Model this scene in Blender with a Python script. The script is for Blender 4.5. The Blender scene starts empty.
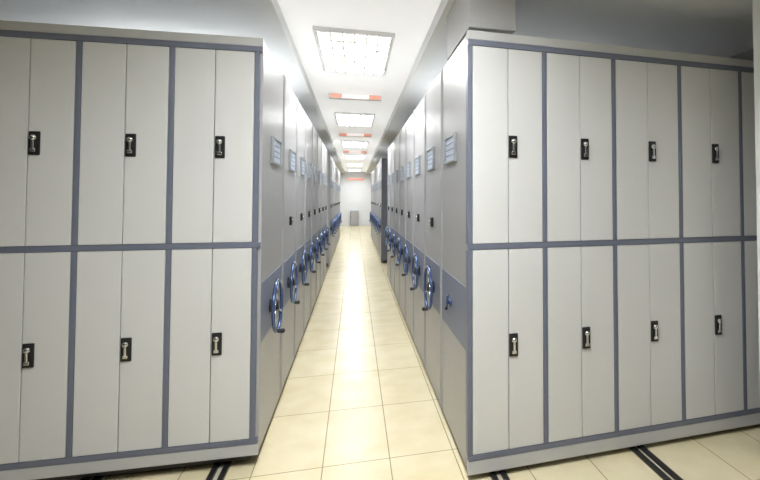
import bpy, bmesh, math
from mathutils import Vector, Matrix
S=bpy.context.scene
S.view_settings.view_transform='Standard'
S.view_settings.exposure=.45
COL=S.collection

# ---------------- materials
def mat(name,color,rough=.5,metal=0,emit=None,es=0,noise=0,nscale=40,spec=.5):
    m=bpy.data.materials.new(name); m.use_nodes=True
    nt=m.node_tree; b=nt.nodes['Principled BSDF']
    b.inputs['Base Color'].default_value=(*color,1); b.inputs['Roughness'].default_value=rough
    b.inputs['Metallic'].default_value=metal; b.inputs['Specular IOR Level'].default_value=spec
    if emit: b.inputs['Emission Color'].default_value=(*emit,1); b.inputs['Emission Strength'].default_value=es
    if noise:
        t=nt.nodes.new('ShaderNodeTexCoord'); n=nt.nodes.new('ShaderNodeTexNoise'); n.inputs['Scale'].default_value=nscale
        r=nt.nodes.new('ShaderNodeValToRGB')
        r.color_ramp.elements[0].color=(*[c*(1-noise) for c in color],1); r.color_ramp.elements[1].color=(*[min(1,c*(1+noise)) for c in color],1)
        nt.links.new(t.outputs['Object'],n.inputs['Vector']); nt.links.new(n.outputs['Fac'],r.inputs['Fac']); nt.links.new(r.outputs['Color'],b.inputs['Base Color'])
    return m
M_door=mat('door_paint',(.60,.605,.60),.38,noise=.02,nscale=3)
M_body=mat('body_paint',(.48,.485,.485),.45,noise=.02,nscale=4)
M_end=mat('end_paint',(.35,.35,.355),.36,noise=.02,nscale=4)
M_blue=mat('blue_trim',(.135,.15,.20),.4)
M_band=mat('blue_band',(.15,.175,.25),.4)
M_dark=mat('dark_gap',(.05,.05,.055),.6)
M_slate=mat('slate_panel',(.14,.15,.18),.5)
M_black=mat('black_plastic',(.012,.012,.014),.35)
M_chrome=mat('chrome',(.75,.76,.78),.2,1)
M_wheel=mat('wheel_blue',(.08,.13,.28),.2,.6)
M_card=mat('label_card',(.50,.58,.70),.4)
M_white=mat('white_paint',(.80,.82,.86),.6,noise=.01)
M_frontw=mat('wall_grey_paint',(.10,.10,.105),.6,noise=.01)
M_ceil_glow=mat('ceiling_white_glow',(.9,.9,.92),.55,emit=(1,1,1),es=.27)  # emission puts the lamps' glow into the ceiling paint, no light source itself
M_ceil2=mat('ceiling_grey',(.74,.75,.76),.7,noise=.02)
M_frame=mat('lamp_frame',(.7,.7,.69),.4,emit=(1,1,1),es=.08)
M_refl=mat('lamp_back',(.8,.8,.8),.4)
M_board=mat('board_white',(.75,.72,.7),.4)
M_louv=mat('lamp_louvre',(.72,.71,.66),.35,emit=(1,1,.94),es=.06)
M_red=mat('red_led',(.8,.38,.28),.5,emit=(1,.4,.3),es=.25)
M_disp=mat('display_center',(.9,.8,.78),.5,emit=(1,.9,.86),es=.4)
M_duct=mat('duct_grey',(.42,.42,.43),.6,noise=.03)
M_rail=mat('rail_black',(.01,.01,.01),.4)
M_steel=mat('steel',(.4,.42,.45),.35,.8)
M_plate=mat('track_bed',(.5,.47,.38),.5)

def floor_mat():
    m=bpy.data.materials.new('floor_tiles'); m.use_nodes=True; nt=m.node_tree; b=nt.nodes['Principled BSDF']
    t=nt.nodes.new('ShaderNodeTexCoord'); mp=nt.nodes.new('ShaderNodeMapping')
    mp.inputs['Location'].default_value=(.16+.36*20,-2.6+.66*20,0)
    br=nt.nodes.new('ShaderNodeTexBrick'); br.offset=0; br.squash=1
    br.inputs['Scale'].default_value=1; br.inputs['Brick Width'].default_value=.36; br.inputs['Row Height'].default_value=.66
    br.inputs['Mortar Size'].default_value=.003; br.inputs['Mortar Smooth'].default_value=.1; br.inputs['Bias'].default_value=0
    br.inputs['Color1'].default_value=(.70,.635,.445,1); br.inputs['Color2'].default_value=(.68,.61,.42,1); br.inputs['Mortar'].default_value=(.30,.25,.15,1)
    n=nt.nodes.new('ShaderNodeTexNoise'); n.inputs['Scale'].default_value=4.5; n.inputs['Detail'].default_value=8
    r=nt.nodes.new('ShaderNodeValToRGB'); r.color_ramp.elements[0].color=(.84,.79,.66,1); r.color_ramp.elements[1].color=(1,1,1,1)
    r.color_ramp.elements[0].position=.35; r.color_ramp.elements[1].position=.65
    mx=nt.nodes.new('ShaderNodeMix'); mx.data_type='RGBA'; mx.blend_type='MULTIPLY'; mx.inputs[0].default_value=.5
    nt.links.new(t.outputs['Object'],mp.inputs['Vector']); nt.links.new(mp.outputs[0],br.inputs['Vector']); nt.links.new(t.outputs['Object'],n.inputs['Vector'])
    nt.links.new(n.outputs['Fac'],r.inputs['Fac'])
    nt.links.new(br.outputs['Color'],mx.inputs[6]); nt.links.new(r.outputs['Color'],mx.inputs[7]); nt.links.new(mx.outputs[2],b.inputs['Base Color'])
    b.inputs['Roughness'].default_value=.26; b.inputs['Specular IOR Level'].default_value=.12
    return m
M_floor=floor_mat()

# ---------------- geometry helpers
def box(bm,x0,x1,y0,y1,z0,z1,mi=0,bev=0):
    r=bmesh.ops.create_cube(bm,size=1)
    vs=r['verts']
    for v in vs:
        v.co=Vector(((x0+x1)/2+v.co.x*(x1-x0),(y0+y1)/2+v.co.y*(y1-y0),(z0+z1)/2+v.co.z*(z1-z0)))
    fs=set(f for v in vs for f in v.link_faces)
    for f in fs: f.material_index=mi
    if bev:
        es=list(set(e for v in vs for e in v.link_edges))
        bmesh.ops.bevel(bm,geom=es,offset=bev,segments=2,profile=.5,affect='EDGES',material=mi)
def cyl(bm,p0,p1,r,seg=20,mi=0,r2=None):
    p0=Vector(p0);p1=Vector(p1);d=p1-p0
    q=d.to_track_quat('Z','Y').to_matrix().to_4x4()
    res=bmesh.ops.create_cone(bm,cap_ends=True,segments=seg,radius1=r,radius2=r if r2 is None else r2,depth=d.length,matrix=Matrix.Translation((p0+p1)/2)@q)
    for f in set(f for v in res['verts'] for f in v.link_faces):
        f.material_index=mi
        if len(f.verts)==4: f.smooth=True
def sph(bm,c,r,sc=(1,1,1),mi=0):
    res=bmesh.ops.create_uvsphere(bm,u_segments=16,v_segments=10,radius=r,matrix=Matrix.Translation(c)@Matrix.Diagonal((*sc,1)))
    for f in set(f for v in res['verts'] for f in v.link_faces): f.smooth=True; f.material_index=mi
def torus(bm,c,R,r,mi=0,n=48,k=10): # axis X
    rings=[]
    for i in range(n):
        a=2*math.pi*i/n; ring=[]
        for j in range(k):
            b=2*math.pi*j/k; rr=R+r*math.cos(b)
            ring.append(bm.verts.new((c[0]+r*math.sin(b),c[1]+rr*math.cos(a),c[2]+rr*math.sin(a))))
        rings.append(ring)
    for i in range(n):
        for j in range(k):
            f=bm.faces.new((rings[i][j],rings[(i+1)%n][j],rings[(i+1)%n][(j+1)%k],rings[i][(j+1)%k])); f.smooth=True; f.material_index=mi
def mesh(name,fn,mats,shear=0):
    bm=bmesh.new(); fn(bm); bmesh.ops.recalc_face_normals(bm,faces=bm.faces)
    if shear:
        for v in bm.verts: v.co.y+=v.co.x*shear
    me=bpy.data.meshes.new(name); bm.to_mesh(me); bm.free()
    for m in mats: me.materials.append(m)
    return me
def obj(name,me,loc=(0,0,0),parent=None):
    o=bpy.data.objects.new(name,me); o.location=loc; COL.objects.link(o)
    if parent: o.parent=parent
    return o
def empty(name,loc,label,cat,group=None):
    o=bpy.data.objects.new(name,None); o.location=loc; COL.objects.link(o); o.empty_display_size=.1
    o['label']=label; o['category']=cat
    if group: o['group']=group
    return o
def struct(name,me,loc=(0,0,0),label=None,cat=None):
    o=obj(name,me,loc); o['kind']='structure'
    o['label']=label; o['category']=cat
    return o
def sbox(name,dims,m,label,cat,bev=0):
    return struct(name,mesh(name,lambda bm:box(bm,*dims,0,bev),[m]),label=label,cat=cat)

H=2.345; XL=-.50; XR=.572; YL=2.695; YR=2.298
Y0=-2.5; Y1=24; WL=-2.75; WR=3.2
# ---------------- room
sbox('floor',(WL-.1,WR+.1,Y0-.1,Y1+.1,-.1,0),M_floor,'glossy cream ceramic tile floor with thin dark grout','floor')
sbox('ceiling',(-.52,.56,Y0,Y1,2.8,2.9),M_ceil_glow,'white recessed ceiling strip above the aisle, lamp glow added in its material','ceiling')
sbox('trim_1',(WL,-.52,Y0,Y1,2.70,2.9),M_ceil2,'lowered grey ceiling soffit above the shelving','ceiling soffit')
sbox('trim_2',(.56,WR,Y0,Y1,2.70,2.9),M_ceil2,'lowered grey ceiling soffit above the shelving','ceiling soffit')
sbox('wall_left',(WL-.1,WL,Y0,Y1,0,2.9),M_frontw,'plain grey painted side wall','wall')
sbox('wall_right',(WR,WR+.1,Y0,Y1,0,2.9),M_frontw,'plain grey painted side wall','wall')
sbox('wall_back',(WL,WR,Y1,Y1+.1,0,2.9),M_white,'bright white wall at the end of the aisle','wall')
sbox('wall_front',(WL,WR,Y0-.1,Y0,0,2.9),M_frontw,'plain grey painted wall','wall')
sbox('trim_3',(.60,.87,2.36,2.98,2.395,2.70),M_duct,'grey boxed beam dropping from the soffit above the shelving','beam',.004)
sbox('trim_4',(2.226,2.5,1.65,2.1,0,2.70),M_white,'white square pillar beside the grey cabinets','pillar',.004)

# ---------------- floor rails
def rail_fn(bm,L):
    box(bm,-.042,-.014,0,L,0,.02,0,.002); box(bm,.014,.042,0,L,0,.02,0,.002); box(bm,-.042,.042,0,L,0,.003,1)
me_rail=mesh('track',lambda bm:rail_fn(bm,15.2),[M_rail,M_plate])
for i,x in enumerate((-1.31,-.69,.74,1.60,-2.1)):
    o=obj('floor_track' ,me_rail,(x,1.6,0)); o['label']='black steel twin rail track set along the tiled floor'; o['category']='rail'; o['group']='floor tracks under the shelving'

# ---------------- lamps
def lamp_frame(bm):
    w,l=.32,.6
    box(bm,-w,-w+.035,-l,l,-.034,0,0,.003);box(bm,w-.035,w,-l,l,-.034,0,0,.003)
    box(bm,-w+.035,w-.035,-l,-l+.035,-.034,0,0,.003);box(bm,-w+.035,w-.035,l-.035,l,-.034,0,0,.003)
def lamp_louv(bm):
    for x in (-.19,-.095,0,.095,.19): box(bm,x-.009,x+.009,-.565,.565,-.034,-.016)
    for i in range(1,6):
        y=-.565+1.13*i/6; box(bm,-.285,.285,y-.02,y+.02,-.033,-.016)
me_lf=mesh('lamp_frame',lamp_frame,[M_frame]); me_ll=mesh('lamp_louvre',lamp_louv,[M_louv])
me_bp=mesh('reflector',lambda bm:box(bm,-.285,.285,-.565,.565,-.006,0),[M_refl])
def lamp(x,y,z,power,lab='recessed louvred fluorescent ceiling light, switched on'):
    e=empty('ceiling_light',(x,y,z),lab,'ceiling light','fluorescent lights on the ceiling')
    obj('frame',me_lf,(0,0,0),e); obj('louvre',me_ll,(0,0,0),e); obj('reflector',me_bp,(0,0,0),e)
    L=bpy.data.lights.new('lamp_light','AREA'); L.shape='RECTANGLE'; L.size=.56; L.size_y=1.12; L.energy=power; L.color=(.96,.98,1)
    lo=bpy.data.objects.new('lamp_light',L); lo.location=(0,0,-.012); COL.objects.link(lo); lo.parent=e
for i in range(6): lamp(-.01,4.25+3.62*i,2.8,(48,54,62,75,80,70)[i])
lamp(.0,.95,2.8,118)  # added lamp, out of view overhead, lights the cabinet fronts
lamp(-1.5,4.9,2.7,80); lamp(1.7,4.9,2.7,75)  # unseen pair added above the shelving to brighten the side soffits

# ---------------- red display boards under ceiling
dm=[mesh('display_housing',lambda bm:box(bm,-.33,.33,-.03,.03,-.035,.035,0,.006),[M_board]),
    mesh('display_glow',lambda bm:box(bm,-.07,.07,-.005,0,-.024,.024,0),[M_red]),
    mesh('display_screen',lambda bm:box(bm,-.17,.17,-.005,0,-.024,.024,0),[M_disp]),
    mesh('hanger',lambda bm:cyl(bm,(0,0,.025),(0,0,.045),.006,10),[M_chrome])]
for y in (5.95,9.6,13.2):
    e=empty('hanging_sign',(0,y,2.755),'thin red lit display board hung from the ceiling','sign','red display boards under the ceiling')
    obj('housing',dm[0],(0,0,0),e); obj('screen',dm[2],(0,-.031,0),e)
    for sx in (-1,1):
        obj('red_panel',dm[1],(.24*sx,-.031,0),e); obj('hanger',dm[3],(.25*sx,0,0),e)

# ---------------- shelving units. Local origin: aisle front corner, base. s=+1 extends to +x (right bank), -1 to -x
def xb(s,a,b): return (min(s*a,s*b),max(s*a,s*b))
def parts_for(s,depth,W,sh):
    P={}
    zb=.06 if s<0 else .04
    P['body']=mesh('body',lambda bm:(box(bm,*xb(s,.03,W),.02,depth-.02,.10,H,0,.004)),[M_body],sh)
    P['chassis']=mesh('chassis',lambda bm:box(bm,*xb(s,.05,W),.04,depth-.04,.0205,.10,0,.003),[M_dark],sh)
    def endp(bm):
        box(bm,*xb(s,.006,.03),.004,depth-.004,zb,H,0,.003)
        box(bm,*xb(s,.0,.03),.0,.018,zb,H+.003,0,.003); box(bm,*xb(s,.0,.03),depth-.018,depth,zb,H+.003,0,.003)
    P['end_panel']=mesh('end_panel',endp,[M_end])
    P['band']=mesh('band',lambda bm:box(bm,*xb(s,.0025,.01),.018,depth-.018,.65,.985,0,.002),[M_band])
    yc=depth/2
    yl=yc+.06
    def lab(bm):
        a,b,c,d=yl-.15,yl+.15,1.675,1.845
        box(bm,*xb(s,-.012,.006),a,b,c,c+.014,0,.002);box(bm,*xb(s,-.012,.006),a,b,d-.014,d,0,.002)
        box(bm,*xb(s,-.012,.006),a,a+.014,c+.014,d-.014,0,.002);box(bm,*xb(s,-.012,.006),b-.014,b,c+.014,d-.014,0,.002)
    P['label_holder']=mesh('label_holder',lab,[M_steel])
    def card(bm):
        box(bm,*xb(s,-.004,.006),yl-.136,yl+.136,1.689,1.831,0)
        for k in range(3): box(bm,*xb(s,-.006,-.004),yl-.11,yl+.11,1.72+.035*k,1.725+.035*k,1)
    P['label_card']=mesh('label_card',card,[M_card,M_blue])
    def lock(bm):
        box(bm,*xb(s,-.012,.006),yc-.03,yc+.03,1.24,1.31,0,.004)
        cyl(bm,(-.012*s,yc,1.275),(-.02*s,yc,1.275),.014,16,1)
    P['panel_lock']=mesh('panel_lock',lock,[M_black,M_chrome])
    zc=.795; yw=yc-.02-(.05 if s<0 else .05); so=.04
    P['wheel']=mesh('rim',lambda bm:torus(bm,(-so*s,yw,zc),.155,.0105),[M_wheel])
    def spokes(bm):
        for k in range(3):
            a=math.pi/2+k*2*math.pi/3
            cyl(bm,((-so+.01)*s,yw,zc),(-so*s,yw+.15*math.cos(a),zc+.15*math.sin(a)),.009,12,0,.007)
    P['spoke']=mesh('spokes',spokes,[M_chrome])
    def hub(bm):
        cyl(bm,(.003*s,yw,zc),(-.015*s,yw,zc),.045,24,0,.04); cyl(bm,(-.015*s,yw,zc),(-so*s,yw,zc),.022,20,1); cyl(bm,(-so*s,yw,zc),(-(so+.01)*s,yw,zc),.028,20,0)
    P['hub']=mesh('hub',hub,[M_black,M_chrome])
    def knob(bm):
        a=-math.pi/2-.1; y=yw+.15*math.cos(a); z=zc+.155*math.sin(a)
        cyl(bm,(-so*s,y,z),(-(so+.03)*s,y,z),.012,16,0,.015); sph(bm,(-(so+.032)*s,y,z),.016)
    P['knob']=mesh('knob',knob,[M_black])
    def lever(bm):
        z=.82; y=yc+.06
        cyl(bm,(.003*s,y,z),(-.010*s,y,z),.022,24,1); cyl(bm,(-.010*s,y,z),(-.022*s,y,z),.009,16,1)
        cyl(bm,(-.022*s,y-.03,z+.045),(-.022*s,y+.02,z-.04),.007,14,1); sph(bm,(-.022*s,y-.03,z+.045),.010,(1,1,1),1); sph(bm,(-.022*s,y+.02,z-.04),.010,(1,1,1),0)
    P['lever']=mesh('lever',lever,[M_black,M_wheel])
    P['slate']=mesh('slate_panel',lambda bm:box(bm,*xb(s,.002,W),-.03,.02,.06,H-.005,0,.004),[M_slate],sh)
    return P
def add_unit(P,s,x,y,label,group,wheel=True,lever=False,lk=True):
    e=empty('mobile_shelving_unit',(x,y,0),label,'mobile shelving',group)
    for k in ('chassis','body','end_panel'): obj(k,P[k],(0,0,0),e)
    b=obj('blue_band',P['band'],(0,0,0),e); b['label']='slate blue band across the end panel'
    l=obj('label_holder',P['label_holder'],(0,0,0),e); obj('label_card',P['label_card'],(0,0,0),l)
    if lk: obj('panel_lock',P['panel_lock'],(0,0,0),e)
    if wheel:
        w=obj('handwheel',P['wheel'],(0,0,0),e); w['label']='blue three-spoke handwheel'
        obj('spoke',P['spoke'],(0,0,0),w); obj('hub',P['hub'],(0,0,0),w); obj('knob',P['knob'],(0,0,0),w)
    if lever: obj('locking_lever',P['lever'],(0,0,0),e)
    return e

zt0,zt1=2.268,2.30; zm0,zm1=1.188,1.218; DW=.026
gap=.002
def lockplate(bm): box(bm,-.025,.025,-.008,0,-.06,.06,0,.004)
def lockhandle(bm):
    cyl(bm,(0,0,.028),(0,-.012,.028),.0135,20); sph(bm,(0,-.012,.028),.012,(1,.5,1))
    box(bm,-.006,.006,-.014,-.003,-.03,.018,0,.003); box(bm,-.012,.012,-.012,-.003,-.044,-.026,0,.003)
me_lp=mesh('lock_plate',lockplate,[M_black]); me_lh=mesh('lock_handle',lockhandle,[M_chrome])
def add_front(e,s,cs,W,sh):
    ncol=len(cs)-1
    zb0,zb1=(.13,.16) if s<0 else (.105,.135)
    def fr(bm):
        x0,x1=xb(s,.002,W)
        for a,b in ((zt0,zt1),(zm0,zm1),(zb0,zb1)): box(bm,x0,x1,-.022,.02,a,b,0,.003)
        for c0 in cs:
            c=s*c0
            for a,b in ((zm1,zt0),(zb1,zm0)): box(bm,c-DW/2,c+DW/2,-.022,.02,a,b,0,.003)
    f=obj('blue_frame',mesh('blue_frame',fr,[M_blue],sh),(0,0,0),e); f['label']='slate blue trim frame around the doors'
    x0,x1=xb(s,0,W)
    zb=.07 if s<0 else .035
    obj('top_fascia',mesh('top_fascia',lambda bm:box(bm,x0,x1,-.02,.02,zt1,H+.003,0,.003),[M_body],sh),(0,0,0),e)
    obj('plinth',mesh('plinth',lambda bm:box(bm,x0,x1,-.02,.02,zb,zb0,0,.003),[M_body],sh),(0,0,0),e)
    obj('recess',mesh('recess',lambda bm:box(bm,*xb(s,.03,W),.001,.02,.15,2.255,0),[M_dark],sh),(0,0,0),e)
    for i in range(ncol):
        a,b=sorted((s*cs[i],s*cs[i+1])); xl=a+DW/2; dw=(b-a-DW)/2
        for h,z,lz in ((zt0-zm1,zm1,1.735),(zm0-zb1,zb1,.68)):
            me=mesh('door',lambda bm:box(bm,gap,dw-gap,-.018,0,gap,h-gap,0,.0025),[M_door])
            for k in (0,1):
                xx=xl+dw*k
                d=obj('door',me,(xx,-.002+xx*sh,z),e); d.rotation_euler=(0,0,math.atan(sh))
                if k==1:
                    p=obj('lock',me_lp,(.031 if s<0 else .025,-.018,lz-z),d); p['label']='black lock plate with silver key handle'
                    obj('lock_handle',me_lh,(0,-.008,0),p)

DU=.72; PI=.75
CL=[.029,.452,.881,1.305,1.73]; CR=[.011,.44,.88,1.34,1.805,2.27]
LAB2='grey steel mobile shelving unit with blue handwheel on its end'
for s,x,y,cs,D1,ng1,sh,lab,gp in ((-1,XL,YL,CL,.77,7,-.035,'long grey cabinet with blue trim, handwheel on its end',1.0),(1,XR,YR,CR,.72,7,.0367,'long grey cabinet with blue trim, small lever on its end',1.9)):
    W=cs[-1]+.03
    P1=parts_for(s,D1,W,sh); P=parts_for(s,DU,W,sh)
    e=add_unit(P1,s,x,y,lab,'mobile shelving units',wheel=(s<0),lever=(s>0),lk=False)
    add_front(e,s,cs,W,sh)
    yy=y+D1+.03
    for i in range(ng1): add_unit(P,s,x,yy,LAB2,'mobile shelving units'); yy+=PI
    yy+=gp; k=0
    while yy<16.2:
        e=add_unit(P,s,x,yy,LAB2,'mobile shelving units'); yy+=PI
        if k==0 and s>0: p=obj('face_panel',P['slate'],(0,0,0),e); p['label']='dark slate panel closing the cabinet face'
        k+=1

# ---------------- far end objects
e=empty('floor_cabinet',(-.02,Y1-.25,0),'small grey steel floor cabinet against the white end wall','cabinet')
obj('body',mesh('cab_body',lambda bm:box(bm,-.2,.2,0,.24,0,.8,0,.01),[M_steel]),(0,0,0),e)
d=obj('door',mesh('cab_door',lambda bm:box(bm,-.18,.18,-.015,0,.05,.75,0,.005),[M_duct]),(0,0,0),e)
obj('handle',mesh('cab_handle',lambda bm:box(bm,.12,.14,-.035,-.015,.35,.5,0,.004),[M_chrome]),(0,0,0),d)
e=empty('wall_sign',(.05,Y1-.02,2.4),'narrow red sign board mounted on the white end wall','sign')
obj('board',mesh('sign_board',lambda bm:box(bm,-.42,.42,-.03,.02,-.05,.05,0,.008),[M_red]),(0,0,0),e)

# ---------------- world + camera
w=bpy.data.worlds.new('world'); S.world=w; w.use_nodes=True; w.node_tree.nodes['Background'].inputs[0].default_value=(.8,.85,.9,1); w.node_tree.nodes['Background'].inputs[1].default_value=.3
cam=bpy.data.cameras.new('camera'); co=bpy.data.objects.new('camera',cam); COL.objects.link(co)
cam.sensor_width=36; cam.lens=450/760*36; cam.shift_x=-(467-380)/760; cam.shift_y=-(240-184)/760
co.location=(0,0,1.463); co.rotation_euler=(math.radians(91.7),0,math.radians(-13.98)); cam.clip_start=.05
S.camera=co
